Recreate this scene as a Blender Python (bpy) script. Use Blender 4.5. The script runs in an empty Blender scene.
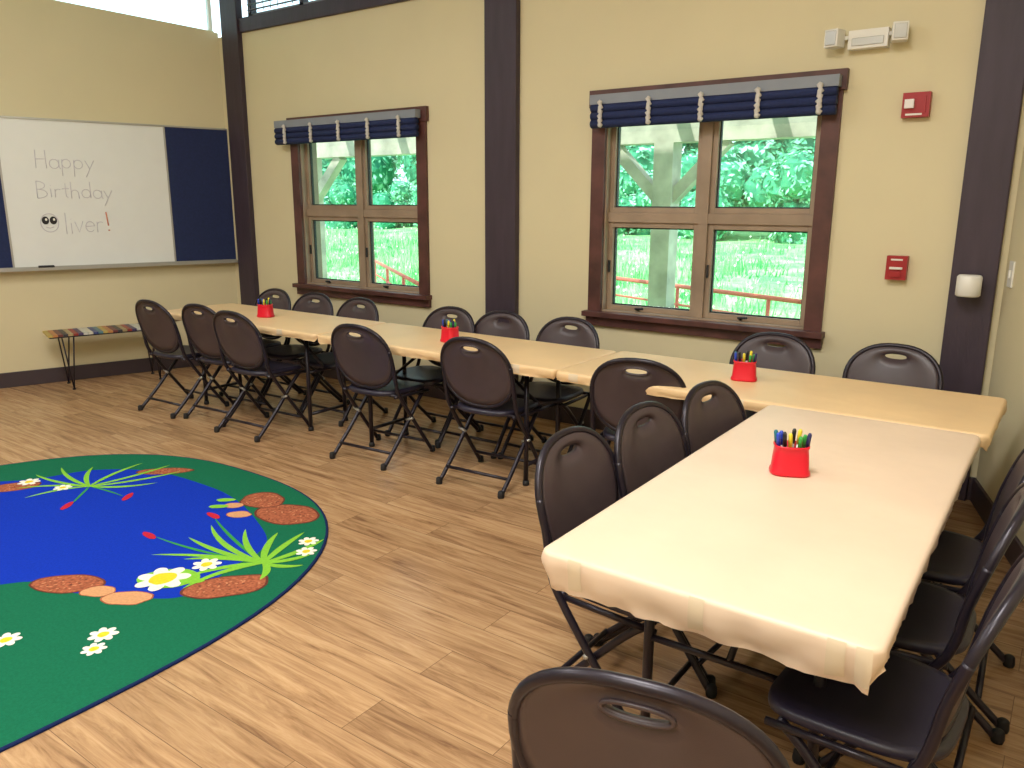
import bpy, math, random
from mathutils import Vector, Matrix, noise
random.seed(7)
scn=bpy.context.scene
scn.view_settings.view_transform='Standard'

# ---------------------------------------------------------------- materials
def srgb(r,g,b):
    f=lambda c:(c/255/12.92) if c/255<=.04045 else ((c/255+.055)/1.055)**2.4
    return (f(r),f(g),f(b),1)
def mat(name,col,rough=.6,metal=0,var=.0,scale=8,bump=0,bscale=60,spec=.5,stretch=(1,1,1)):
    m=bpy.data.materials.new(name);m.use_nodes=True
    nt=m.node_tree;b=nt.nodes['Principled BSDF']
    b.inputs['Roughness'].default_value=rough;b.inputs['Metallic'].default_value=metal
    b.inputs['Specular IOR Level'].default_value=spec
    tc=nt.nodes.new('ShaderNodeTexCoord');mp=nt.nodes.new('ShaderNodeMapping')
    mp.inputs['Scale'].default_value=stretch
    nt.links.new(tc.outputs['Object'],mp.inputs['Vector'])
    n=nt.nodes.new('ShaderNodeTexNoise');n.inputs['Scale'].default_value=scale;n.inputs['Detail'].default_value=4
    nt.links.new(mp.outputs[0],n.inputs['Vector'])
    r=nt.nodes.new('ShaderNodeValToRGB')
    r.color_ramp.elements[0].position=.3;r.color_ramp.elements[1].position=.7
    r.color_ramp.elements[0].color=tuple(max(0,c*(1-var)) for c in col[:3])+(1,)
    r.color_ramp.elements[1].color=tuple(min(1,c*(1+var)) for c in col[:3])+(1,)
    nt.links.new(n.outputs['Fac'],r.inputs[0]);nt.links.new(r.outputs[0],b.inputs['Base Color'])
    if bump:
        n2=nt.nodes.new('ShaderNodeTexNoise');n2.inputs['Scale'].default_value=bscale;n2.inputs['Detail'].default_value=3
        nt.links.new(mp.outputs[0],n2.inputs['Vector'])
        bp=nt.nodes.new('ShaderNodeBump');bp.inputs['Strength'].default_value=bump;bp.inputs['Distance'].default_value=.01
        nt.links.new(n2.outputs['Fac'],bp.inputs['Height']);nt.links.new(bp.outputs[0],b.inputs['Normal'])
    return m
M_wall=mat('wall_paint',srgb(215,204,168),.75,var=.02,scale=2,bump=.05,bscale=200)
M_ceil=mat('ceiling_paint',srgb(232,234,230),.85,var=.01)
M_post=mat('dark_timber',srgb(58,46,58),.55,var=.15,scale=5,bump=.2,bscale=30,stretch=(4,4,.5))
M_base=mat('baseboard_dark',srgb(62,50,56),.5,var=.05)
M_trim=mat('brown_trim',srgb(84,50,46),.45,var=.35,scale=7,stretch=(1,1,1))
M_frame=mat('window_wood',srgb(152,132,112),.5,var=.15,scale=5)
M_black=mat('black_gasket',srgb(30,30,34),.5,var=.05)
M_navy=mat('navy_fabric',srgb(30,42,84),.9,var=.12,scale=60,bump=.2,bscale=300)
M_rail=mat('head_rail_grey',srgb(134,140,150),.6,var=.05)
M_cord=mat('cream_cord',srgb(200,196,190),.8,var=.1,scale=40)
M_white=mat('white_plastic',srgb(228,226,218),.4,var=.02)
M_wb=mat('whiteboard_surface',srgb(230,232,230),.25,var=.01)
M_alu=mat('aluminium',srgb(176,176,172),.35,metal=.6,var=.04)
M_red=mat('red_plastic',srgb(214,20,44),.35,var=.05)
M_redd=mat('alarm_red',srgb(160,26,34),.4,var=.05)
M_lens=mat('strobe_lens',srgb(235,230,230),.15,var=.02)
M_back=mat('chair_plastic',srgb(68,56,60),.38,var=.06,scale=20,bump=.06,bscale=400)
M_seat=mat('chair_seat_plastic',srgb(38,34,50),.40,var=.06,scale=20,bump=.08,bscale=400)
M_tube=mat('chair_tube_steel',srgb(38,32,42),.32,metal=.3,var=.05)
M_foot=mat('rubber_foot',srgb(24,22,24),.7,var=.05)
M_paper=mat('kraft_paper',srgb(224,200,175),.45,var=.05,scale=3,bump=.45,bscale=5)
M_paper2=mat('kraft_paper_golden',srgb(228,195,148),.45,var=.05,scale=3,bump=.45,bscale=5)
M_tape=mat('clear_tape',srgb(222,204,176),.10,var=.02)
M_tabl=mat('table_laminate',srgb(120,112,104),.5,var=.05)
M_ink=mat('marker_ink',srgb(196,192,202),.7,var=.05)
M_blackink=mat('black_ink',srgb(28,26,30),.6,var=.05)
M_porch=mat('weathered_wood',srgb(190,184,168),.8,var=.3,scale=4,bump=.3,bscale=20)
M_railing=mat('railing_red_brown',srgb(226,110,92),.6,var=.1)

# floor planks
M_floor=bpy.data.materials.new('wood_plank_floor');M_floor.use_nodes=True
nt=M_floor.node_tree;b=nt.nodes['Principled BSDF'];L=nt.links.new
tc=nt.nodes.new('ShaderNodeTexCoord')
br=nt.nodes.new('ShaderNodeTexBrick');br.offset=.37;br.inputs['Scale'].default_value=1
br.inputs['Brick Width'].default_value=1.22;br.inputs['Row Height'].default_value=.178
br.inputs['Mortar Size'].default_value=.0014;br.inputs['Mortar Smooth'].default_value=.3;br.inputs['Bias'].default_value=0
br.inputs['Color1'].default_value=(0,0,0,1);br.inputs['Color2'].default_value=(1,1,1,1);br.inputs['Mortar'].default_value=(.5,.5,.5,1)
L(tc.outputs['Object'],br.inputs['Vector'])
mp=nt.nodes.new('ShaderNodeMapping');mp.inputs['Scale'].default_value=(1.2,14,1)
ad=nt.nodes.new('ShaderNodeVectorMath');ad.operation='MULTIPLY_ADD'
L(br.outputs['Color'],ad.inputs[0]);ad.inputs[1].default_value=(7,7,7);L(tc.outputs['Object'],ad.inputs[2])
L(ad.outputs[0],mp.inputs['Vector'])
n1=nt.nodes.new('ShaderNodeTexNoise');n1.inputs['Scale'].default_value=1.8;n1.inputs['Detail'].default_value=10;n1.inputs['Roughness'].default_value=.68;n1.inputs['Distortion'].default_value=.8
L(mp.outputs[0],n1.inputs['Vector'])
rp=nt.nodes.new('ShaderNodeValToRGB');e=rp.color_ramp.elements
e[0].position=.30;e[0].color=srgb(126,92,64);e[1].position=.70;e[1].color=srgb(208,172,130)
x=e.new(.42);x.color=srgb(164,126,90);x=e.new(.54);x.color=srgb(188,149,108)
L(n1.outputs['Fac'],rp.inputs[0])
mx=nt.nodes.new('ShaderNodeMix');mx.data_type='RGBA';mx.blend_type='MULTIPLY';mx.inputs[0].default_value=1
rp2=nt.nodes.new('ShaderNodeValToRGB');rp2.color_ramp.elements[0].color=(.80,.79,.79,1);rp2.color_ramp.elements[1].color=(1,1,1,1)
L(br.outputs['Color'],rp2.inputs[0]);L(rp.outputs[0],mx.inputs[6]);L(rp2.outputs[0],mx.inputs[7])
mx2=nt.nodes.new('ShaderNodeMix');mx2.data_type='RGBA';L(br.outputs['Fac'],mx2.inputs[0]);L(mx.outputs[2],mx2.inputs[6]);mx2.inputs[7].default_value=srgb(116,88,64)
L(mx2.outputs[2],b.inputs['Base Color']);b.inputs['Roughness'].default_value=.27
bp=nt.nodes.new('ShaderNodeBump');bp.inputs['Strength'].default_value=.12;bp.inputs['Distance'].default_value=.004
L(n1.outputs['Fac'],bp.inputs['Height']);L(bp.outputs[0],b.inputs['Normal'])

# glass: thin clear pane
M_glass=bpy.data.materials.new('window_glass');M_glass.use_nodes=True
nt=M_glass.node_tree;nt.nodes.clear();L=nt.links.new
o_=nt.nodes.new('ShaderNodeOutputMaterial');mxs=nt.nodes.new('ShaderNodeMixShader');mxs.inputs[0].default_value=.05
tr=nt.nodes.new('ShaderNodeBsdfTransparent');gl=nt.nodes.new('ShaderNodeBsdfGlossy');gl.inputs['Roughness'].default_value=.03
tr.inputs[0].default_value=(.95,1,.99,1)
L(tr.outputs[0],mxs.inputs[1]);L(gl.outputs[0],mxs.inputs[2]);L(mxs.outputs[0],o_.inputs[0])

# ---------------------------------------------------------------- mesh builder
class MB:
    def __init__(s): s.v=[];s.f=[];s.m=[];s.sm=[];s.mats=[]
    def mi(s,m):
        if m not in s.mats: s.mats.append(m)
        return s.mats.index(m)
    def add(s,vs,fs,m,smooth=False,T=None):
        o=len(s.v);k=s.mi(m)
        for v in vs:
            v=Vector(v)
            s.v.append(T@v if T is not None else v)
        for f in fs:
            s.f.append([i+o for i in f]);s.m.append(k);s.sm.append(smooth)
    def box(s,a,b_,m,T=None):
        x0,y0,z0=[min(a[i],b_[i]) for i in range(3)];x1,y1,z1=[max(a[i],b_[i]) for i in range(3)]
        vs=[(x0,y0,z0),(x1,y0,z0),(x1,y1,z0),(x0,y1,z0),(x0,y0,z1),(x1,y0,z1),(x1,y1,z1),(x0,y1,z1)]
        s.add(vs,[(0,3,2,1),(4,5,6,7),(0,1,5,4),(1,2,6,5),(2,3,7,6),(3,0,4,7)],m,False,T)
    def prism(s,a,b_,zt0,zt1,m,T=None):
        x0,y0,z0=a;x1,y1,z1=b_
        vs=[(x0,y0,z0),(x1,y0,z1),(x1,y1,z1),(x0,y1,z0),(x0,y0,zt0),(x1,y0,zt1),(x1,y1,zt1),(x0,y1,zt0)]
        s.add(vs,[(0,3,2,1),(4,5,6,7),(0,1,5,4),(1,2,6,5),(2,3,7,6),(3,0,4,7)],m,False,T)
    def tube(s,path,r,m,closed=False,n=10,flat=1.0,T=None):
        P=[Vector(p) for p in path];N=len(P);rings=[]
        up=None
        for i in range(N):
            if closed: t=(P[(i+1)%N]-P[i-1]).normalized()
            else: t=(P[min(i+1,N-1)]-P[max(i-1,0)]).normalized()
            if up is None:
                up=Vector((0,1,0)) if abs(t.y)<.9 else Vector((1,0,0))
            up=(up-t*up.dot(t)).normalized();sd=t.cross(up)
            rr=r[i] if isinstance(r,(list,tuple)) else r
            rings.append([P[i]+up*rr*math.cos(a*2*math.pi/n)+sd*rr*flat*math.sin(a*2*math.pi/n) for a in range(n)])
        vs=[v for q in rings for v in q];fs=[]
        K=N if closed else N-1
        for i in range(K):
            for a in range(n):
                j=(i+1)%N;c=(a+1)%n
                fs.append((i*n+a,i*n+c,j*n+c,j*n+a))
        if not closed:
            fs.append(tuple(range(n))[::-1]);fs.append(tuple((N-1)*n+a for a in range(n)))
        s.add(vs,fs,m,True,T)
    def lathe(s,prof,m,n=24,T=None,c=(0,0)):
        vs=[];fs=[]
        for (r,z) in prof:
            for a in range(n): vs.append((c[0]+r*math.cos(a*2*math.pi/n),c[1]+r*math.sin(a*2*math.pi/n),z))
        for i in range(len(prof)-1):
            for a in range(n):
                d=(a+1)%n;fs.append((i*n+a,i*n+d,(i+1)*n+d,(i+1)*n+a))
        fs.append(tuple(range(n))[::-1]);fs.append(tuple((len(prof)-1)*n+a for a in range(n)))
        s.add(vs,fs,m,True,T)
    def poly(s,pts,z,m,T=None):
        s.add([(p[0],p[1],z) for p in pts],[tuple(range(len(pts)))],m,False,T)
    def mesh(s,name):
        me=bpy.data.meshes.new(name);me.from_pydata([tuple(v) for v in s.v],[],s.f)
        for m in s.mats: me.materials.append(m)
        for p,k,sm in zip(me.polygons,s.m,s.sm): p.material_index=k;p.use_smooth=sm
        me.update();return me
    def obj(s,name,loc=(0,0,0),rz=0,parent=None,bevel=0,fix=True):
        me=s.mesh(name)
        o=bpy.data.objects.new(name,me);scn.collection.objects.link(o)
        o.location=loc;o.rotation_euler=(0,0,rz)
        if parent: o.parent=parent
        if bevel:
            b=o.modifiers.new('bevel','BEVEL');b.width=bevel;b.segments=2;b.limit_method='ANGLE'
        return o
def place(me,name,loc,rz,sc=1):
    o=bpy.data.objects.new(name,me);scn.collection.objects.link(o);o.location=loc;o.rotation_euler=(0,0,rz);o.scale=(sc,sc,sc);return o
def cr(pts,k=6,closed=False):
    P=[Vector(p) for p in pts];N=len(P);out=[]
    for i in range(N if closed else N-1):
        if closed: a,b,c,d=P[i-1],P[i],P[(i+1)%N],P[(i+2)%N]
        else: a,b,c,d=P[max(i-1,0)],P[i],P[i+1],P[min(i+2,N-1)]
        for j in range(k):
            t=j/k
            out.append(.5*((2*b)+(c-a)*t+(2*a-5*b+4*c-d)*t*t+(3*b-a-3*c+d)*t**3))
    if not closed: out.append(P[-1])
    return out

# ---------------------------------------------------------------- room
YW=4.8
ZB0,ZB1,ZC=3.08,3.20,4.05
C=Vector((-6.87,YW,0)); DL=Vector((-.295,-.9555,0)); NL=Vector((.9555,-.295,0))
C2=Vector((-.33,YW,0)); DR=Vector((.295,-.9555,0))
def TW(c,d,n):
    return Matrix(((d.x,n.x,0,c.x),(d.y,n.y,0,c.y),(0,0,1,0),(0,0,0,1)))
W=MB();th=.2
wins=[(-5.895+.09,-4.284-.09,.752+.09,2.297-.09),(-2.794+.09,-1.211-.09,.752+.09,2.297-.09)]
xs=[-6.87,wins[0][0],wins[0][1],wins[1][0],wins[1][1],-.33]
W.box((xs[0],YW,0),(xs[1],YW+th,ZB0),M_wall);W.box((xs[2],YW,0),(xs[3],YW+th,ZB0),M_wall);W.box((xs[4],YW,0),(xs[5],YW+th,ZB0),M_wall)
for w in wins:
    W.box((w[0],YW,0),(w[1],YW+th,w[2]),M_wall);W.box((w[0],YW,w[3]),(w[1],YW+th,ZB0),M_wall)
W.box((-3.6,YW,ZB0),(-.33,YW+th,ZC),M_wall);W.box((-6.87,YW,3.8),(-3.6,YW+th,ZC),M_wall)
W.obj('wall_back')
W=MB();TL=TW(C,DL,-NL)
zsl=lambda s_:3.12+.065*min(s_,6)
W.prism((0,0,0),(8.3,th,0),zsl(0),zsl(6)+.15,M_wall,TL);W.box((0,0,3.9),(8.3,th,ZC),M_wall,TL)
W.obj('wall_left')
W=MB();TR=TW(C2,DR,Vector((.9555,.295,0)))
W.box((0,0,0),(8.3,th,ZC),M_wall,TR);W.obj('wall_right')
W=MB();W.box((-9.6,-3.2,0),(2.5,-3.0,ZC),M_wall);W.obj('wall_front')
W=MB();W.box((-9.7,-3.2,-.12),(2.6,YW+th,0),M_floor);W.obj('floor')
W=MB();W.box((-9.7,-3.2,ZC),(2.6,YW+th+.5,ZC+.1),M_ceil);W.obj('ceiling')
W=MB();W.box((-6.87,YW-.018,0),(-.33,YW,.13),M_base);W.obj('baseboard_back',bevel=.003)
W=MB();W.box((0,-.018,0),(8.2,0,.13),M_base,TL);W.obj('baseboard_left',bevel=.003)
W=MB();W.box((0,-.018,0),(8.2,0,.13),M_base,TR);W.obj('baseboard_right',bevel=.003)
def post(x0,x1,name):
    W=MB();W.box((x0,YW-.05,0),(x1,YW+.02,ZC),M_post);W.obj(name,bevel=.006)
post(-6.75,-6.51,'trim_1');post(-3.684,-3.404,'trim_2');post(-.572,-.362,'trim_3')
W=MB();W.box((-6.51,YW-.03,ZB0),(-3.684,YW+th,ZB1),M_post);W.obj('trim_4',bevel=.004)
W=MB()
W.box((-6.51,YW+.08,ZB1),(-3.6,YW+.14,ZB1+.05),M_rail);W.box((-6.51,YW+.08,3.75),(-3.6,YW+.14,3.8),M_rail)
for i in range(5):
    xx=-6.51+i*.715;W.box((xx,YW+.08,ZB1),(xx+.05,YW+.14,3.8),M_post)
z=ZB1+.07
while z<3.75:
    W.box((-6.46,YW+.03,z),(-3.65,YW+.06,z+.004),M_rail);z+=.045
for i in range(28):
    xx=-6.44+i*.1;W.box((xx,YW+.04,ZB1+.05),(xx+.005,YW+.045,3.77),M_rail)
W.box((-6.51,YW+.105,ZB1+.05),(-3.6,YW+.11,3.75),M_glass)
W.obj('window_3')
W=MB()
W.prism((0.02,.05,3.11),(8.2,.14,3.11+.066*8.2),3.14,3.14+.066*8.2,M_wall,TL);W.box((0.02,.08,3.86),(8.2,.14,3.9),M_white,TL)
for i in (0,2,4,6): W.box((.02+i*1.3,.08,3.12),(.05+i*1.3,.14,3.9),M_white,TL)
W.box((.05,.105,3.13),(8.2,.11,3.88),M_glass,TL)
W.obj('window_4')

# ---------------------------------------------------------------- windows
def window(X0,X1,Z0,Z1,name):
    W=MB();t=.10
    y0,y1=YW-.025,YW+.03
    W.box((X0,y0,Z0),(X0+t,y1,Z1),M_trim);W.box((X1-t,y0,Z0),(X1,y1,Z1),M_trim)
    W.box((X0-.02,y0-.012,Z1-t),(X1+.02,y1-.002,Z1+.01),M_trim)
    W.box((X0-.01,y0-.008,Z0),(X1+.01,y1-.002,Z0+t-.03),M_trim)
    W.box((X0-.02,y0-.05,Z0+t-.035),(X1+.02,y1-.004,Z0+t),M_trim)
    a,b_,c,d=X0+t-.01,X1-t+.01,Z0+t-.01,Z1-t+.01
    W.box((a,YW,c),(a+.02,YW+.18,d),M_frame);W.box((b_-.02,YW,c),(b_,YW+.18,d),M_frame)
    W.box((a+.02,YW,c),(b_-.02,YW+.18,c+.02),M_frame);W.box((a+.02,YW,d-.02),(b_-.02,YW+.18,d),M_frame)
    cx=(a+b_)/2;zm=(1.423+1.559)/2
    W.box((cx-.032,YW+.03,c+.02),(cx+.032,YW+.15,d-.02),M_frame)
    W.box((a+.02,YW+.034,zm-.032),(cx-.032,YW+.146,zm+.032),M_frame);W.box((cx+.032,YW+.034,zm-.032),(b_-.02,YW+.146,zm+.032),M_frame)
    for (p,q) in ((a+.02,cx-.032),(cx+.032,b_-.02)):
        for k,(u,v) in enumerate(((c+.02,zm-.032),(zm+.032,d-.02))):
            f=.034
            W.box((p,YW+.05,u),(p+f,YW+.10,v),M_frame);W.box((q-f,YW+.05,u),(q,YW+.10,v),M_frame)
            W.box((p+f,YW+.05,u),(q-f,YW+.10,u+f),M_frame);W.box((p+f,YW+.05,v-f),(q-f,YW+.10,v),M_frame)
            g=.008
            W.box((p+f,YW+.07,u+f),(p+f+g,YW+.095,v-f),M_black);W.box((q-f-g,YW+.07,u+f),(q-f,YW+.095,v-f),M_black)
            W.box((p+f+g,YW+.07,u+f),(q-f-g,YW+.095,u+f+g),M_black);W.box((p+f+g,YW+.07,v-f-g),(q-f-g,YW+.095,v-f),M_black)
            W.box((p+f+g,YW+.082,u+f+g),(q-f-g,YW+.086,v-f-g),M_glass)
        W.tube([(p+.25,YW+.05,c+.03),(p+.25,YW+.0,c+.045),(p+.31,YW-.01,c+.05)],.008,M_black)
        W.box((p+.008,YW+.035,c+.28),(p+.02,YW+.05,c+.36),M_black)
    return W.obj(name,bevel=.003)
window(-5.895,-4.284,.752,2.297,'window_1')
window(-2.794,-1.211,.752,2.297,'window_2')
def blind(X0,X1,z0,z1,name,n=5,off=.1):
    W=MB();yf=YW-.085
    W.box((X0,yf-.02,z1-.06),(X1,YW-.045,z1),M_rail)
    k=3;h=(z1-.06-z0)/k
    for i in range(k):
        W.tube([(X0+.01+(X1-X0-.02)*j/12,yf+.0,z0+h*(i+.5)) for j in range(13)],.032,M_navy,n=12,flat=h*.56/.032)
    for i in range(n):
        xx=X0+off+(X1-X0-2*off)*i/(n-1)
        pts=[(xx+.004*math.sin(j*2.2),yf-.040-.003*math.cos(j*1.7),z0+.0+(z1-.04-z0)*j/12) for j in range(13)]
        W.tube(pts,[.009+.007*(j%2) for j in range(13)],M_cord,n=8,flat=1.2)
    W.obj(name)
blind(-6.0,-4.31,2.08,2.28,'roman_shade',5,.16)
blind(-2.77,-1.215,2.065,2.27,'roman_shade',5,.09)

# ---------------------------------------------------------------- whiteboard wall group
wb=bpy.data.objects.new('whiteboard',None);scn.collection.objects.link(wb)
wb.location=C;wb.rotation_euler=(0,0,math.atan2(.9555,.295))
W=MB();W.box((-1.87,-.022,1.03),(-.565,-.004,2.25),M_wb);W.obj('board_surface',parent=wb)
W=MB();W.box((-.557,-.026,1.03),(.03,-.004,2.25),M_navy);W.box((-3.2,-.026,1.03),(-1.885,-.004,2.25),M_navy);W.obj('pin_board_panels',parent=wb)
W=MB()
for a in ((-3.2,2.25,.05,2.265),(-3.2,1.012,.05,1.03)):
    W.box((a[0],-.032,a[1]),(a[2],-.002,a[3]),M_alu)
for x in (-1.885,-.572,.03): W.box((x,-.030,1.02),(x+.014,-.002,2.26),M_alu)
W.box((-3.2,-.10,1.0),(.04,-.002,1.012),M_alu);W.box((-3.2,-.104,1.0),(.04,-.1,1.024),M_alu)
W.obj('frame_and_tray',parent=wb)
W=MB();W.box((-1.70,-.085,1.014),(-1.58,-.04,1.04),M_blackink);W.obj('eraser',parent=wb,bevel=.004)
# handwriting: stroke letters, x-height .5, cap 1, descender -.45
def arcp(cx,cy,rx,ry,a0,a1,n=10): return [(cx+rx*math.cos(math.radians(a0+(a1-a0)*i/n)),cy+ry*math.sin(math.radians(a0+(a1-a0)*i/n))) for i in range(n+1)]
bowl=arcp(.25,.27,.23,.26,30,390)
GL={'H':(.62,[[(0,0),(.02,1)],[(.5,0),(.48,1)],[(0,.5),(.5,.52)]]),
'a':(.58,[bowl,[(.47,.5),(.48,.08),(.54,0)]]),
'p':(.58,[[(.05,.5),(.03,-.42)],arcp(.25,.27,.22,.25,170,-170)]),
'y':(.55,[[(.02,.5),(.22,.05)],[(.46,.52),(.22,.02),(.02,-.42)]]),
'B':(.62,[[(.02,0),(.03,1)],arcp(.03,.76,.42,.24,90,-90),arcp(.03,.26,.5,.27,90,-90)]),
'i':(.26,[[(.1,.5),(.11,.0)],[(.11,.68),(.12,.71)]]),
'r':(.42,[[(.05,.5),(.05,0)],arcp(.22,.3,.17,.2,180,50)]),
't':(.42,[[(.18,.85),(.18,.08),(.28,.0)],[(.0,.52),(.36,.54)]]),
'h':(.56,[[(.04,1),(.04,0)],arcp(.23,.28,.19,.24,180,0)+[(.43,0)]]),
'd':(.60,[bowl,[(.48,1),(.49,0)]]),
'l':(.22,[[(.08,1),(.08,0)]]),
'v':(.48,[[(.02,.5),(.2,.0),(.4,.52)]]),
'e':(.54,[[(.04,.28),(.44,.3)]+arcp(.25,.27,.21,.25,5,320)])}
W=MB();TE0=Matrix.Translation((0,-.0235,0))@Matrix.Rotation(math.pi/2,4,'X')
rt=random.Random(4)
def write(word,x,z,h,width):
    tot=sum(GL[c][0] for c in word);k=width/tot
    for c in word:
        jz=rt.uniform(-.008,.008)
        for st in GL[c][1]: 
            W.tube([(x+px*k,z+jz+pz*h,0) for px,pz in st],.0027,M_ink,n=5,T=TE0)
        x+=GL[c][0]*k
write('Happy',-1.62,1.86,.15,.46);write('Birthday',-1.64,1.61,.14,.60);write('liver',-1.46,1.31,.18,.32)
W.obj('handwriting',parent=wb)
M_or=mat('orange_ink',srgb(206,130,106),.6)
W=MB();W.tube([(-1.12,1.49,0),(-1.11,1.37,0)],.006,M_or,n=6,T=TE0);W.tube([(-1.108,1.335,0),(-1.108,1.325,0)],.007,M_or,n=6,T=TE0)
TE=Matrix.Translation((-1.57,-.0235,1.40))@Matrix.Rotation(math.pi/2,4,'X')
W.tube([(.068*math.cos(a*math.pi/12),.078*math.sin(a*math.pi/12),0) for a in range(24)],.003,M_ink,closed=True,n=6,T=TE)
for sx in (-.03,.03):
    W.poly([(sx+.028*math.cos(a*math.pi/8),.02+.034*math.sin(a*math.pi/8)) for a in range(16)],.001,M_blackink,TE)
    W.poly([(sx+.006+.009*math.cos(a*math.pi/6),.028+.011*math.sin(a*math.pi/6)) for a in range(12)],.002,M_white,TE)
W.tube([(-.03,-.035,0),(0,-.045,0),(.03,-.035,0)],.003,M_ink,n=6,T=TE)
W.obj('doodle_face',parent=wb)

# bench with hairpin legs
W=MB();z0,z1=.455,.485
cols=[(190,165,90),(60,76,130),(200,200,190),(150,60,54),(60,60,66),(190,130,80),(90,130,140),(210,205,190),(70,60,100),(170,150,110),(110,60,60)]
n=26;s0,s1=-1.74,-.74
for i in range(n):
    a=s0+(s1-s0)*i/n;b_=s0+(s1-s0)*(i+1)/n-.004
    c=cols[(i*5)%11];mm=bpy.data.materials.get('slat%d'%((i*5)%11)) or mat('slat%d'%((i*5)%11),srgb(*c),.45,var=.05)
    W.box((a,-.45,z0+.012),(b_,-.12,z1),mm)
W.box((s0+.01,-.44,z0),(s1-.01,-.13,z0+.012),M_black)
for lx in (s0+.15,s1-.15):
    for ly in (-.41,-.16):
        yb=ly+(-.02 if ly<-.3 else .02)
        for dx in (-.045,.045): W.tube([(lx+dx,ly,z0),(lx,yb,.008)],.006,M_tube,n=8)
        W.lathe([(.014,0),(.014,.01),(.008,.014)],M_foot,n=10,c=(lx,yb))
W.obj('bench',loc=C,rz=math.atan2(.9555,.295))

# ---------------------------------------------------------------- wall devices
W=MB()
W.box((-1.20,YW-.06,2.395),(-1.00,YW,2.49),M_white);W.box((-1.18,YW-.065,2.41),(-1.02,YW-.06,2.45),M_alu)
for sx,ax in ((-1.265,-.25),(-.945,.25)):
    T=Matrix.Translation((sx,YW-.06,2.455))@Matrix.Rotation(ax,4,'Z')
    W.box((-.038,-.05,-.045),(.038,.03,.045),M_white,T);W.box((-.03,-.056,-.036),(.03,-.05,.036),M_alu,T)
    W.box((min(sx,-1.11),YW-.04,2.45),(max(sx,-1.11),YW-.025,2.47),M_white)
W.obj('emergency_light',bevel=.01)
W=MB()
W.box((-.90,YW-.045,2.03),(-.768,YW,2.155),M_redd);W.box((-.885,YW-.07,2.075),(-.84,YW-.045,2.12),M_lens)
W.box((-.83,YW-.05,2.05),(-.785,YW-.045,2.135),M_redd);W.box((-.88,YW-.047,2.04),(-.80,YW-.045,2.05),M_white)
W.obj('fire_alarm_strobe',bevel=.005)
W=MB()
W.box((-.892,YW-.05,1.18),(-.788,YW,1.31),M_redd);W.box((-.872,YW-.064,1.238),(-.808,YW-.05,1.250),M_white)
W.box((-.87,YW-.052,1.285),(-.81,YW-.05,1.294),M_white);W.box((-.865,YW-.06,1.195),(-.815,YW-.05,1.225),M_redd)
W.obj('fire_alarm_pull_station',bevel=.004)
W=MB()
W.lathe([(.05,1.122),(.058,1.13),(.058,1.222),(.05,1.232)],M_white,n=28,c=(-.475,YW-.125))
W.box((-.505,YW-.09,1.15),(-.445,YW-.05,1.21),M_white)
W.obj('paper_cup_dispenser')
W=MB();W.box((.08,-.008,1.18),(.16,0,1.31),M_white,TR);W.box((.11,-.016,1.225),(.13,-.008,1.265),M_white,TR);W.obj('light_switch',bevel=.002)

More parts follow.
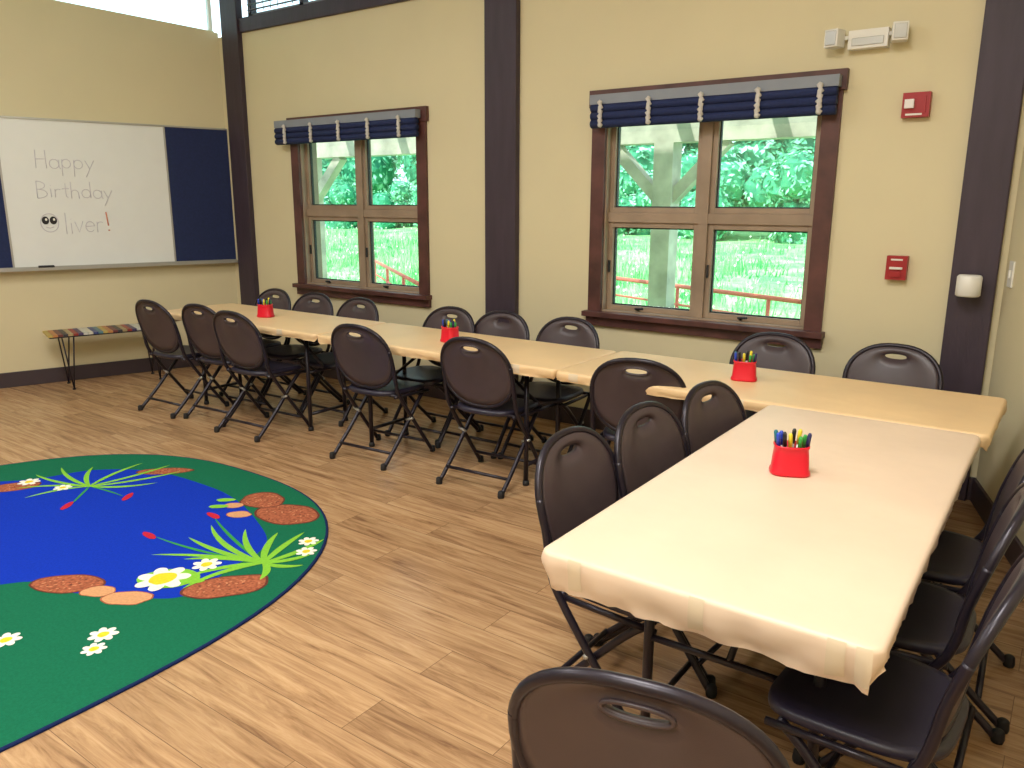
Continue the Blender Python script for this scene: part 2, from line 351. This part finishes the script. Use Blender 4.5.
# ---------------------------------------------------------------- folding chair
def build_chair():
    W=MB()
    zc,hw,hh=.667,.230,.198
    def bp(x,z,off=0):
        y=(.88-z)*.27+.020*(x/hw)**2
        return Vector((x,y+off,z))
    N=44;pw=2.35
    def se(a,w,h):
        c,s_=math.cos(a),math.sin(a)
        return (math.copysign(abs(c)**(2/pw),c)*w*(1-.05*(s_<0)*s_*s_),math.copysign(abs(s_)**(2/pw),s_)*h)
    outer=[se(i*2*math.pi/N,hw,hh) for i in range(N)]
    W.tube([bp(x,zc+z) for x,z in outer],.0125,M_tube,closed=True,n=10)
    slot=[se(i*2*math.pi/N,.052,.013) for i in range(N)]
    K=7;vs=[];fs=[]
    def ring(k,off):
        t=k/K;r=[]
        for i in range(N):
            ox,oz=outer[i][0]*.985,outer[i][1]*.985+zc
            sx,sz=slot[i][0],slot[i][1]+zc+hh*.72
            x=sx+(ox-sx)*t;z=sz+(oz-sz)*t
            r.append(bp(x,z,off+.010*math.sin(t*math.pi)))
        return r
    for k in range(K+1): vs+=ring(k,-.008)
    for k in range(K+1): vs+=ring(k,.006)
    o=(K+1)*N
    for k in range(K):
        for i in range(N):
            j=(i+1)%N
            fs.append((k*N+i,k*N+j,(k+1)*N+j,(k+1)*N+i))
            fs.append((o+k*N+i,o+(k+1)*N+i,o+(k+1)*N+j,o+k*N+j))
    for i in range(N):
        j=(i+1)%N
        fs.append((i,o+i,o+j,j));fs.append((K*N+i,K*N+j,o+K*N+j,o+K*N+i))
    W.add(vs,fs,M_back,True)
    W.tube([bp(x*1.12,z*1.35+zc+hh*.72,-.008) for x,z in slot],.0045,M_back,closed=True,n=8)
    sw,sd,cy=.210,.200,.285;N2=40;vs=[];fs=[]
    def seat_ring(sc,z):
        r=[]
        for i in range(N2):
            a=i*2*math.pi/N2;c,s_=math.cos(a),math.sin(a);q=3.6
            x=math.copysign(abs(c)**(2/q),c)*sw*sc;y=math.copysign(abs(s_)**(2/q),s_)*sd*sc
            x*=1+.08*(y/sd)
            r.append((x,cy+y,z-(.012*max(0,(y/sd))**3)+.006*(x/sw)**2))
        return r
    rings=[(.25,.446),(.6,.447),(.88,.453),(.97,.452),(1.0,.442),(1.0,.428),(.94,.420),(.9,.430),(.5,.430),(.2,.430)]
    for sc,z in rings: vs+=seat_ring(sc,z)
    for k in range(len(rings)-1):
        for i in range(N2):
            j=(i+1)%N2;fs.append((k*N2+i,(k+1)*N2+i,(k+1)*N2+j,k*N2+j))
    fs.append(tuple(range(N2)));fs.append(tuple((len(rings)-1)*N2+i for i in range(N2))[::-1])
    W.add(vs,fs,M_seat,True)
    for s_ in (-1,1):
        p=[bp(s_*.226,.72),bp(s_*.230,.62),Vector((s_*.232,.112,.50)),Vector((s_*.232,.15,.42)),Vector((s_*.232,.30,.21)),Vector((s_*.232,.45,.012))]
        W.tube(cr(p,5),.0125,M_tube,n=10)
        q=[Vector((s_*.20,.42,.415)),Vector((s_*.205,.35,.36)),Vector((s_*.21,.17,.17)),Vector((s_*.212,.0,.012))]
        W.tube(cr(q,5),.0125,M_tube,n=10)
        for (fx,fy) in ((s_*.232,.455),(s_*.212,-.005)):
            W.lathe([(.017,0),(.019,.01),(.017,.035),(.012,.04)],M_foot,n=12,c=(fx,fy))
        W.tube([(s_*.212,.12,.425),(s_*.212,.45,.41)],.010,M_tube,n=8)
        W.tube([(s_*.195,.245,.255),(s_*.245,.245,.275)],.009,M_alu,n=8)
    W.tube([(-.21,.07,.085),(.21,.07,.085)],.010,M_tube,n=8)
    W.tube([(-.232,.395,.085),(.232,.395,.085)],.010,M_tube,n=8)
    W.tube([(-.20,.42,.41),(.20,.42,.41)],.010,M_tube,n=8)
    W.tube([(-.232,.14,.43),(.232,.14,.43)],.010,M_tube,n=8)
    return W.mesh('folding_chair')
chair=build_chair()
R=math.radians
chairs=[(-5.60,3.13,2),(-5.10,3.21,4),(-4.60,3.13,3),(-3.50,3.22,4),(-2.65,3.27,4),(-1.65,3.28,14),
 (-1.29,2.07,-90),(-1.25,2.52,-94),(-1.20,3.0,-98),
 (-5.48,4.22,180),(-4.98,4.22,182),(-4.44,4.20,178),(-3.55,4.22,180),(-3.13,4.26,181),(-2.61,4.28,179),(-1.36,4.45,180),(-.74,4.47,180),
 (-.470,.978,13),(-.03,2.83,92),(-.03,2.34,90),(.0,1.84,86)]
for x,y,a in chairs: place(chair,'folding_chair',(x,y,0),R(a))

# ---------------------------------------------------------------- tables with paper
def table(x0,y0,w,l,name,ang=0,drops=(.05,.05,.12,.06),zt=.745,seed=0,legs=(.3,.17),paper=None,tape=()):
    W=MB();r=.03;st=.018;paper=paper or M_paper
    pts=[]
    def side(a,b_,k):
        n=max(2,int((Vector(b_)-Vector(a)).length/st))
        for i in range(n): 
            t=i/n;pts.append((a[0]+(b_[0]-a[0])*t,a[1]+(b_[1]-a[1])*t,k))
    def arc(cx,cy,a0,k0,k1):
        for i in range(4):
            a=a0+i*math.pi/8;pts.append((cx+r*math.cos(a),cy+r*math.sin(a),k0 if i<2.5 else k1))
    side((r,0),(w-r,0),2);arc(w-r,r,-math.pi/2,2,1);side((w,r),(w,l-r),1);arc(w-r,l-r,0,1,3)
    side((w-r,l),(r,l),3);arc(r,l-r,math.pi/2,3,0);side((0,l-r),(0,r),0);arc(r,r,math.pi,0,2)
    N=len(pts)
    dr=[drops[p[2]] for p in pts]
    dr=[(dr[i-1]+dr[i]*2+dr[(i+1)%N])/4 for i in range(N)]
    nrm=[]
    for i in range(N):
        t=Vector(pts[(i+1)%N][:2])-Vector(pts[i-1][:2]);nrm.append(Vector((t.y,-t.x)).normalized())
    vs=[];fs=[]
    prof=[(-.02,0,0),(-.008,-.0008,0),(-.001,-.004,0),(.0025,-.012,.0),(.003,None,.25),(.003,None,.5),(.003,None,.7),(.003,None,.86),(.003,None,1.0)]
    def skirt(X,Y,i,drv,fr,o):
        nn=noise.noise(Vector((X*2.1+seed,Y*2.1,0)))
        n3=noise.noise(Vector((X*14+seed,Y*14,3+fr*1.5)))
        n5=abs(noise.noise(Vector((X*26+seed+fr*5,Y*26,5+fr*4))))
        corner=max(0,1-min(math.hypot(X-a,Y-b_) for a in (0,w) for b_ in (0,l))/.12)
        d=drv*(1+.08*nn+.07*n3+.06*corner)
        out=o+(fr*(.012*n3-.012*n5+.010*corner*math.sin(i*1.9))-.016*max(0,fr-.45))*min(1,d/.07)
        return d,out
    for k,(o,dz,fr) in enumerate(prof):
        for i in range(N):
            X,Y=pts[i][0],pts[i][1]
            d,out=skirt(X,Y,i,dr[i],fr,o)
            if dz is not None: out=o
            if dz is None and d*fr<.05: out=max(out,-.005)
            z=zt+(dz if dz is not None else -.012-(d-.012)*fr)
            vs.append((X+nrm[i].x*out,Y+nrm[i].y*out,z))
    for k in range(len(prof)-1):
        for i in range(N):
            j=(i+1)%N;fs.append((k*N+i,(k+1)*N+i,(k+1)*N+j,k*N+j))
    fs.append(tuple(range(N)))
    W.add(vs,fs,paper,True)
    # strips of clear tape following the drape (offset 1 mm outside the paper)
    for i0,cnt in tape:
        tv=[];tf=[]
        for k in range(2,len(prof)-1):
            for i in range(i0,i0+cnt):
                v=vs[k*N+i];nn_=nrm[i];tv.append((v[0]+nn_.x*.0012,v[1]+nn_.y*.0012,v[2]+.0006))
        for k in range(len(prof)-4):
            for i in range(cnt-1): tf.append((k*cnt+i,(k+1)*cnt+i,(k+1)*cnt+i+1,k*cnt+i+1))
        W.add(tv,tf,M_tape,True)
    W.box((.014,.014,zt-.045),(w-.014,l-.014,zt-.008),M_tabl)
    long_y=l>w
    Lg,Sh=(l,w) if long_y else (w,l)
    def P(a,b_,z): return (b_,a,z) if long_y else (a,b_,z)
    A_,B_=legs
    for a in (A_,Lg-A_):
        for b_ in (B_,Sh-B_):
            W.tube([P(a,b_,zt-.045),P(a,b_,.02)],.0145,M_tube,n=10)
            q=P(a,b_,0);W.lathe([(.019,0),(.02,.012),(.016,.03)],M_foot,n=12,c=(q[0],q[1]))
        W.tube([P(a,B_,.12),P(a,Sh-B_,.12)],.012,M_tube,n=8)
        W.tube([P(a,B_,zt-.055),P(a,Sh-B_,zt-.055)],.012,M_tube,n=8)
        s_=1 if a<Lg/2 else -1
        W.tube([P(a,Sh/2,.42),P(a+s_*.38,Sh/2,zt-.05)],.010,M_tube,n=8)
        W.tube([P(a,B_,.42),P(a,Sh-B_,.42)],.010,M_tube,n=8)
    return W.obj(name,loc=(x0,y0,0),rz=ang)
table(-5.87,3.365,1.86,.665,'banquet_table',drops=(.10,.0201,.05,.05),seed=1,paper=M_paper2,tape=((40,4),(80,4)))
table(-3.995,3.36,1.85,.67,'banquet_table',drops=(.0201,.02,.055,.05),seed=4,paper=M_paper2,tape=((30,4),(85,4)))
table(-2.135,3.335,1.93,.725,'banquet_table',drops=(.04,.07,.05,.06),seed=8,paper=M_paper2,tape=((3,4),(50,4)))
table(-1.007,1.514,.792,1.80,'banquet_table',ang=.0096,drops=(.045,.05,.098,.03),seed=12,tape=((3,3),(20,3),(36,3),(39,3)))

# ---------------------------------------------------------------- marker caddies
mk=[mat('marker_'+n,srgb(*c),.35,var=.03) for n,c in (('blue',(40,70,190)),('green',(60,160,70)),('yellow',(235,215,60)),('black',(30,30,34)),('navy',(40,40,90)),('teal',(30,110,120)),('white',(230,230,225)))]
def caddy():
    W=MB()
    def rr(w,h,z,n=32):
        o=[]
        for i in range(n):
            a=i*2*math.pi/n;c,s_=math.cos(a),math.sin(a)
            o.append((math.copysign(abs(c)**.6,c)*w,math.copysign(abs(s_)**.6,s_)*h,z))
        return o
    prof=[(.058,.044,0),(.062,.048,.004),(.061,.047,.012),(.057,.044,.02),(.053,.041,.07),(.051,.039,.086),(.054,.042,.09),(.054,.042,.096),(.049,.037,.096),(.047,.035,.02),(.01,.01,.018)]
    vs=[];fs=[];n=32
    for w,h,z in prof: vs+=rr(w,h,z)
    for k in range(len(prof)-1):
        for i in range(n):
            j=(i+1)%n;fs.append((k*n+i,k*n+j,(k+1)*n+j,(k+1)*n+i))
    fs.append(tuple(range(n))[::-1]);fs.append(tuple((len(prof)-1)*n+i for i in range(n)))
    W.add(vs,fs,M_red,True)
    random.seed(3)
    order=[0,3,2,1,4,5,0,3,2,1]
    for i in range(10):
        x=-.036+.018*(i%5)+random.uniform(-.004,.004);y=-.014 if i<5 else .014
        tx=x*1.2+random.uniform(-.008,.008);ty=y+random.uniform(-.008,.01);h=.122+random.uniform(0,.022)
        a=Vector((x,y,.022));b_=Vector((tx,ty,h));m=mk[order[i]]
        W.tube([a,a.lerp(b_,.62)],.0052,mk[6],n=8)
        W.tube([a.lerp(b_,.60),a.lerp(b_,.95),b_],[.0066,.0066,.004],m,n=8)
    return W.mesh('marker_caddy')
cd=caddy()
for x,y,a in ((-4.92,3.67,20),(-3.12,3.67,-10),(-1.28,3.71,15),(-.68,2.46,25)): place(cd,'marker_caddy',(x,y,.7455),R(a))

# ---------------------------------------------------------------- rug
rg=lambda n,c:mat(n,srgb(*c),.95,var=.10,scale=90,bump=.35,bscale=500,spec=.1)
G=rg('rug_green',(24,106,76));B=rg('rug_blue',(18,54,180));NV=rg('rug_edge',(28,40,84))
BR=mat('rug_rock_brown',srgb(160,92,66),.95,var=.4,scale=70,spec=.1);TN=rg('rug_rock_tan',(210,156,112))
LG=rg('rug_leaf',(132,196,62));DG=rg('rug_leaf_dark',(60,150,70));WH=rg('rug_petal',(240,240,226));YL=rg('rug_yellow',(228,208,50));RD=rg('rug_cattail',(190,40,60))
W=MB();cx,cy,ra,rb=-3.86,1.0,1.47,1.72
def rugo(s_,n=96,pw=2.5):
    o=[]
    for i in range(n):
        a=i*2*math.pi/n;c,s2=math.cos(a),math.sin(a)
        o.append((cx+math.copysign(abs(c)**(2/pw),c)*(ra+s_),cy+math.copysign(abs(s2)**(2/pw),s2)*(rb+s_)))
    return o
e0=rugo(0);e1=rugo(-.004);n=96
vs=[(p[0],p[1],.001) for p in e0]+[(p[0],p[1],.007) for p in e0]+[(p[0],p[1],.010) for p in e1]+[(p[0],p[1],.010) for p in rugo(-.012)]
fs=[(k*n+i,k*n+(i+1)%n,(k+1)*n+(i+1)%n,(k+1)*n+i) for k in range(3) for i in range(n)]
W.add(vs,fs,NV)
W.poly(rugo(-.012),.010,G)
pond=[(-4.79,1.88),(-4.66,2.18),(-4.34,2.38),(-3.85,2.42),(-3.54,2.38),(-3.25,2.28),(-3.0,2.16),(-2.9,2.02),(-2.88,1.87),(-2.80,1.70),(-2.84,1.56),(-3.05,1.44),(-3.25,1.33),(-3.44,1.30),(-3.58,1.12),(-3.8,.85),(-4.3,.6),(-4.8,.55),(-5.1,.9),(-5.08,1.5)]
W.poly([(p.x,p.y) for p in cr([(a,b_,0) for a,b_ in pond],6,True)],.0103,B)
zz=[.0105]
def nz(): zz[0]+=.000006;return zz[0]
def blob(x,y,a,b_,rot,m,seed=0):
    o=[]
    for i in range(26):
        t=i*2*math.pi/26;q=1+.14*noise.noise(Vector((math.cos(t)*1.5+seed,math.sin(t)*1.5,seed*1.7)))
        u,v=a*q*math.cos(t),b_*q*math.sin(t);o.append((x+u*math.cos(rot)-v*math.sin(rot),y+u*math.sin(rot)+v*math.cos(rot)))
    W.poly(o,nz(),m)
DK=rg('rug_rock_dark',(104,58,48))  # dark printed rim and speckles of the rug's rocks
SPK=rg('rug_rock_speckle',(196,132,96))
def rock(x,y,a,b_,rot,m,seed):
    blob(x,y,a*1.07,b_*1.09,rot,DK if m is BR else BR,seed);blob(x,y,a,b_,rot,m,seed)
    if m is BR:
        rs=random.Random(seed)
        for _ in range(30):
            t=rs.uniform(0,6.28);q=rs.random()**.5*.85;u,v=a*q*math.cos(t),b_*q*math.sin(t)
            blob(x+u*math.cos(rot)-v*math.sin(rot),y+u*math.sin(rot)+v*math.cos(rot),rs.uniform(.004,.009),.004,rs.uniform(0,3),SPK if rs.random()<.7 else DK,1)
rock(-4.74,1.76,.14,.07,1.0,BR,1);rock(-4.30,2.42,.16,.055,.75,BR,2)
rock(-3.17,2.42,.17,.12,.2,BR,4);rock(-3.44,2.47,.12,.10,.0,BR,3);rock(-3.37,2.27,.06,.04,.5,TN,5);rock(-3.5,2.33,.05,.035,.5,TN,6)
rock(-3.30,1.38,.15,.08,.6,BR,8);rock(-3.13,1.42,.07,.045,.6,TN,9);rock(-2.98,1.46,.10,.055,.6,TN,10);rock(-2.74,1.76,.17,.09,1.0,BR,11)
def leaf(p,q,bend,w,m):
    p=Vector(p);q=Vector(q);d=q-p;nn=Vector((-d.y,d.x))
    mid=(p+q)/2+nn*bend;L_=[];R_=[]
    for i in range(13):
        t=i/12;c=p*(1-t)**2+mid*2*t*(1-t)+q*t*t
        tg=(2*(1-t)*(mid-p)+2*t*(q-mid)).normalized();s_=Vector((-tg.y,tg.x))
        ww=w*(math.sin(math.pi*min(.97,t*.85+.12))**.8)
        if t==1: ww=.001
        L_.append(c+s_*ww/2);R_.append(c-s_*ww/2)
    W.poly([(v.x,v.y) for v in L_+R_[::-1]],nz(),m)
b1=(-2.80,1.99)
for q,bd,w,m in (((-3.46,1.86),.08,.018,DG),((-3.44,2.17),.05,.018,DG),((-3.28,1.74),-.10,.028,LG),((-3.32,1.95),.10,.030,LG),((-3.36,2.10),.16,.030,LG),((-3.18,2.17),.14,.030,LG),((-3.02,2.24),.12,.034,LG),((-2.92,2.32),.06,.034,LG),((-2.78,2.32),-.12,.034,LG),((-2.70,2.2),-.2,.03,LG),((-3.12,1.80),-.14,.032,LG),((-2.96,1.70),-.16,.034,LG),((-2.87,1.64),-.2,.032,LG),((-2.64,2.08),-.25,.03,LG),((-2.68,1.88),.25,.034,LG)):
    leaf(b1,q,bd,w,m)
b2=(-4.40,2.02)
for q,bd,w,m in (((-4.2,1.82),.0,.014,DG),((-4.1,2.05),.05,.014,DG),((-4.85,1.93),.12,.024,LG),((-4.72,2.2),.14,.028,LG),((-4.55,2.42),.12,.028,LG),((-4.38,2.5),-.08,.028,LG),((-4.22,2.48),-.12,.028,LG),((-4.70,1.76),-.14,.024,LG),((-4.15,2.28),-.2,.028,LG),((-4.86,2.08),.12,.026,LG),((-4.5,1.72),-.2,.024,LG)):
    leaf(b2,q,bd,w,m)
for x,y,r_ in ((-3.49,1.85,.05),(-3.46,2.18,.045),(-4.2,1.80,.05),(-4.07,2.06,.045)): blob(x,y,.06,.019,-.1 if x>-4 else -.9,RD)
def flower(x,y,r_):
    for k in range(7):
        a=k*2*math.pi/7;blob(x+math.cos(a)*r_*.6,y+math.sin(a)*r_*.6,r_*.42,r_*.25,a,WH)
    blob(x,y,r_*.36,r_*.36,0,YL)
blob(-3.0,1.66,.13,.09,.6,LG,4);flower(-3.02,1.64,.115);blob(-3.02,1.64,.055,.055,0,YL)
for x,y,r_ in ((-2.99,1.83,.065),(-2.82,2.26,.05),(-2.74,2.18,.05),(-2.78,1.26,.055),(-2.71,1.19,.045),(-3.03,1.03,.055),(-4.75,1.85,.06),(-4.5,1.92,.05)):
    flower(x,y,r_)
for x,y in ((-3.55,2.27),(-3.6,2.35),(-2.9,1.70)): blob(x,y,.05,.025,.7,LG,3)
W.obj('pond_rug')

# ---------------------------------------------------------------- exterior
def foliage(name,c1,c2,scale,pos=(.38,.62)):
    m=bpy.data.materials.new(name);m.use_nodes=True;nt=m.node_tree;b=nt.nodes['Principled BSDF'];L=nt.links.new
    tc=nt.nodes.new('ShaderNodeTexCoord');n=nt.nodes.new('ShaderNodeTexNoise');n.inputs['Scale'].default_value=scale;n.inputs['Detail'].default_value=8;n.inputs['Roughness'].default_value=.7
    L(tc.outputs['Object'],n.inputs['Vector']);r=nt.nodes.new('ShaderNodeValToRGB');r.color_ramp.elements[0].position=pos[0];r.color_ramp.elements[1].position=pos[1]
    r.color_ramp.elements[0].color=srgb(*c1);r.color_ramp.elements[1].color=srgb(*c2);L(n.outputs['Fac'],r.inputs[0]);L(r.outputs[0],b.inputs['Base Color'])
    b.inputs['Roughness'].default_value=.7;b.inputs['Specular IOR Level'].default_value=.2
    return m
M_mead=foliage('meadow_grass',(104,180,112),(184,230,160),.9,(.42,.58))
M_blade=foliage('grass_blades',(84,172,108),(204,240,184),.8,(.42,.6))
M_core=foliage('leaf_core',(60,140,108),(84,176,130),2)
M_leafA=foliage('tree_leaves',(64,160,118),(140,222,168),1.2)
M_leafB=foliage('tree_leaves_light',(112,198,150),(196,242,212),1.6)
M_flow=mat('wild_flowers',srgb(244,240,220),.8,var=.05)
M_trunk=mat('bark',srgb(110,96,84),.9,var=.2)
W=MB();vs=[];fs=[];nx,ny=60,60
gz=lambda x,y:-.15+max(0,(y-12))*.055+.10*noise.noise(Vector((x*.3,y*.3,0)))
for j in range(ny+1):
    for i in range(nx+1):
        x=-60+i*80/nx;y=5.02+j*45/ny;vs.append((x,y,gz(x,y)))
for j in range(ny):
    for i in range(nx): a=j*(nx+1)+i;fs.append((a,a+1,a+nx+2,a+nx+1))
W.add(vs,fs,M_mead,True);W.obj('meadow_ground')
W=MB();random.seed(5);vs=[];fs=[];v2=[];f2=[]
for i in range(22000):
    y=10.4+11.6*random.random();x=-1.6-y*(.25+random.random()*1.25)+random.uniform(-1,2.5)
    cl=.5+1.1*max(0,noise.noise(Vector((x*.5,y*.5,2)))+.4)
    h=random.uniform(.10,.34)*cl;w=random.uniform(.01,.028);a=random.uniform(0,3.14);z=gz(x,y)-.03
    dx,dy=w*math.cos(a),w*math.sin(a);lx,ly=random.uniform(-.1,.1),random.uniform(-.1,.1)
    k=len(vs);vs+=[(x-dx,y-dy,z),(x+dx,y+dy,z),(x+lx,y+ly,z+h)];fs.append((k,k+1,k+2))
    if i%40==0:
        q=.03;k=len(v2);v2+=[(x+lx-q,y+ly,z+h),(x+lx,y+ly-.01,z+h+q),(x+lx+q,y+ly,z+h),(x+lx,y+ly-.01,z+h-q)];f2.append((k,k+1,k+2,k+3))
W.add(vs,fs,M_blade);W.add(v2,f2,M_flow);W.obj('tall_grass')
def treemesh(name,h,r,seed,leaves,ls):
    W=MB();W.tube([(0,0,-.2),(.1,0,h*.3),(0,.1,h*.6)],[.16,.13,.07],M_trunk,n=8)
    rd=random.Random(seed);B_=[]
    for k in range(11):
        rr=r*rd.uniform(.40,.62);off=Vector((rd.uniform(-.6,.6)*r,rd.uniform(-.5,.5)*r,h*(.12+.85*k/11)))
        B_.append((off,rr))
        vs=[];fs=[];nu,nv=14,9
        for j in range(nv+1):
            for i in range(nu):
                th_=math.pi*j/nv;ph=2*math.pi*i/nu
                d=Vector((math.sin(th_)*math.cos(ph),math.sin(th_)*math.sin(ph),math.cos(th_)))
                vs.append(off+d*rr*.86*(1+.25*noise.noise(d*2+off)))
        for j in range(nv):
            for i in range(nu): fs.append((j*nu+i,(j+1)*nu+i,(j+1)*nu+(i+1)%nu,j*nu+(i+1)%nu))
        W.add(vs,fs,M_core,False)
    A=[[],[]];F_=[[],[]]
    for _ in range(leaves):
        off,rr=rd.choice(B_)
        d=Vector((rd.gauss(0,1),rd.gauss(0,1),rd.gauss(0,1))).normalized()
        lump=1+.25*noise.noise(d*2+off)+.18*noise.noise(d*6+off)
        p=off+d*rr*lump*rd.uniform(.86,1.08)
        u=Vector((rd.gauss(0,1),rd.gauss(0,1),rd.gauss(0,1)));n_=(d+u*.35+Vector((0,-.2,.5))).normalized()
        a=n_.orthogonal().normalized();a=(Matrix.Rotation(rd.uniform(0,6.28),3,n_)@a);b2_=n_.cross(a)
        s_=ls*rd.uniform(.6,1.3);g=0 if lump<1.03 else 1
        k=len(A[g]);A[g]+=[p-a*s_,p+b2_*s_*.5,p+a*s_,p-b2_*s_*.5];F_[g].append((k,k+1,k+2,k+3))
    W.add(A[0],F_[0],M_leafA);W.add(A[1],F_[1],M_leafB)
    return W.mesh(name)
TM=[treemesh('tree',7.5,2.5,s_,9000,.12) for s_ in (1,2,3)]
SM=[treemesh('shrub',1.9,1.3,s_,3000,.08) for s_ in (11,12)]
random.seed(9)
for i in range(13):
    x=-46+i*3.7;y=29.5+(4.2 if i%2 else 0);place(TM[i%3],'tree',(x,y,gz(x,y)),random.uniform(0,6),random.uniform(1.15,1.4))
for i in range(14):
    x=-38+i*2.8+random.uniform(-.2,.2);y=24.6+random.uniform(-.4,.5);place(SM[i%2],'shrub',(x,y,gz(x,y)-.05),random.uniform(0,6),random.uniform(.9,1.25))
# porch
W=MB()
for px in (-8.6,-3.42,1.6):
    W.box((px-.10,7.2,-.2),(px+.10,7.4,2.15),M_porch)
    for s_ in (-1,1):
        T=Matrix.Translation((px+s_*.30,7.3,1.86))@Matrix.Rotation(s_*math.radians(45),4,'Y')
        W.box((-.055,-.06,-.42),(.055,.06,.42),M_porch,T)
W.box((-11,7.2,2.15),(4,7.4,2.34),M_porch)
for i in range(16):
    xx=-10.5+i*.9;T=Matrix.Translation((xx,6.3,2.62))@Matrix.Rotation(-.13,4,'X')
    W.box((-.04,-1.3,-.08),(.04,1.6,.08),M_porch,T)
W.obj('porch')
W=MB()
def rail(a,b_,zs=(.62,.40,.18)):
    a=Vector(a);b_=Vector(b_)
    for z in zs: W.tube([(a.x,a.y,z),(b_.x,b_.y,z)],.026 if z>.6 else .014,M_railing,n=8)
    n=max(2,int((b_-a).length/1.2))
    for i in range(n+1):
        p=a.lerp(b_,i/n);W.tube([(p.x,p.y,-.3),(p.x,p.y,.62)],.022,M_railing,n=8)
rail((-5.2,9.36),(-1.4,7.8));rail((-9.8,9.58),(-6.25,6.9))
W.obj('porch_railing')

# ---------------------------------------------------------------- lights
M_emit=bpy.data.materials.new('added_fill_diffuser');M_emit.use_nodes=True  # glowing face of the added fill panels
be=M_emit.node_tree.nodes['Principled BSDF'];be.inputs['Emission Color'].default_value=(1,.98,.95,1);be.inputs['Emission Strength'].default_value=3
for i,(x,y,p) in enumerate(((-4.6,1.2,64),(-1.0,.9,96),(-4.2,-1.4,60),(-.4,-1.4,90))):  # unseen ceiling panels with area lights, added to brighten the room
    W=MB();W.box((-.62,-.62,-.05),(.62,.62,0),M_alu);W.box((-.58,-.58,-.055),(.58,.58,-.05),M_emit)
    o=W.obj('added_fill_panel',loc=(x,y,ZC))
    l=bpy.data.lights.new('added_fill','AREA');l.size=1.15;l.energy=p;l.color=(1,.975,.95)
    lo=bpy.data.objects.new('added_fill',l);scn.collection.objects.link(lo);lo.parent=o;lo.location=(0,0,-.07)
s=bpy.data.lights.new('sun','SUN');s.energy=5.4;s.angle=.02;s.color=(1,.98,.92)
so=bpy.data.objects.new('sun',s);scn.collection.objects.link(so);so.rotation_euler=(R(38),R(-18),0)
w=bpy.data.worlds.new('sky');scn.world=w;w.use_nodes=True
bg=w.node_tree.nodes['Background'];bg.inputs[0].default_value=(.68,.88,1,1);bg.inputs[1].default_value=2.6

# ---------------------------------------------------------------- camera
f,p,yaw,roll,h=787.9,.2258,.6249,.0041,1.583
fw=Vector((-math.sin(yaw),math.cos(yaw),0));Rv=Vector((math.cos(yaw),math.sin(yaw),0))
F=fw*math.cos(p)+Vector((0,0,-math.sin(p)));U=fw*math.sin(p)+Vector((0,0,math.cos(p)))
c_,s_=math.cos(roll),math.sin(roll);R2=c_*Rv+s_*U;U2=-s_*Rv+c_*U
cam=bpy.data.cameras.new('camera');co=bpy.data.objects.new('camera',cam);scn.collection.objects.link(co)
cam.sensor_width=36;cam.lens=f*36/1024;cam.clip_start=.02
m=Matrix((R2,U2,-F)).transposed().to_4x4();m.translation=Vector((0,0,h));co.matrix_world=m
scn.camera=co
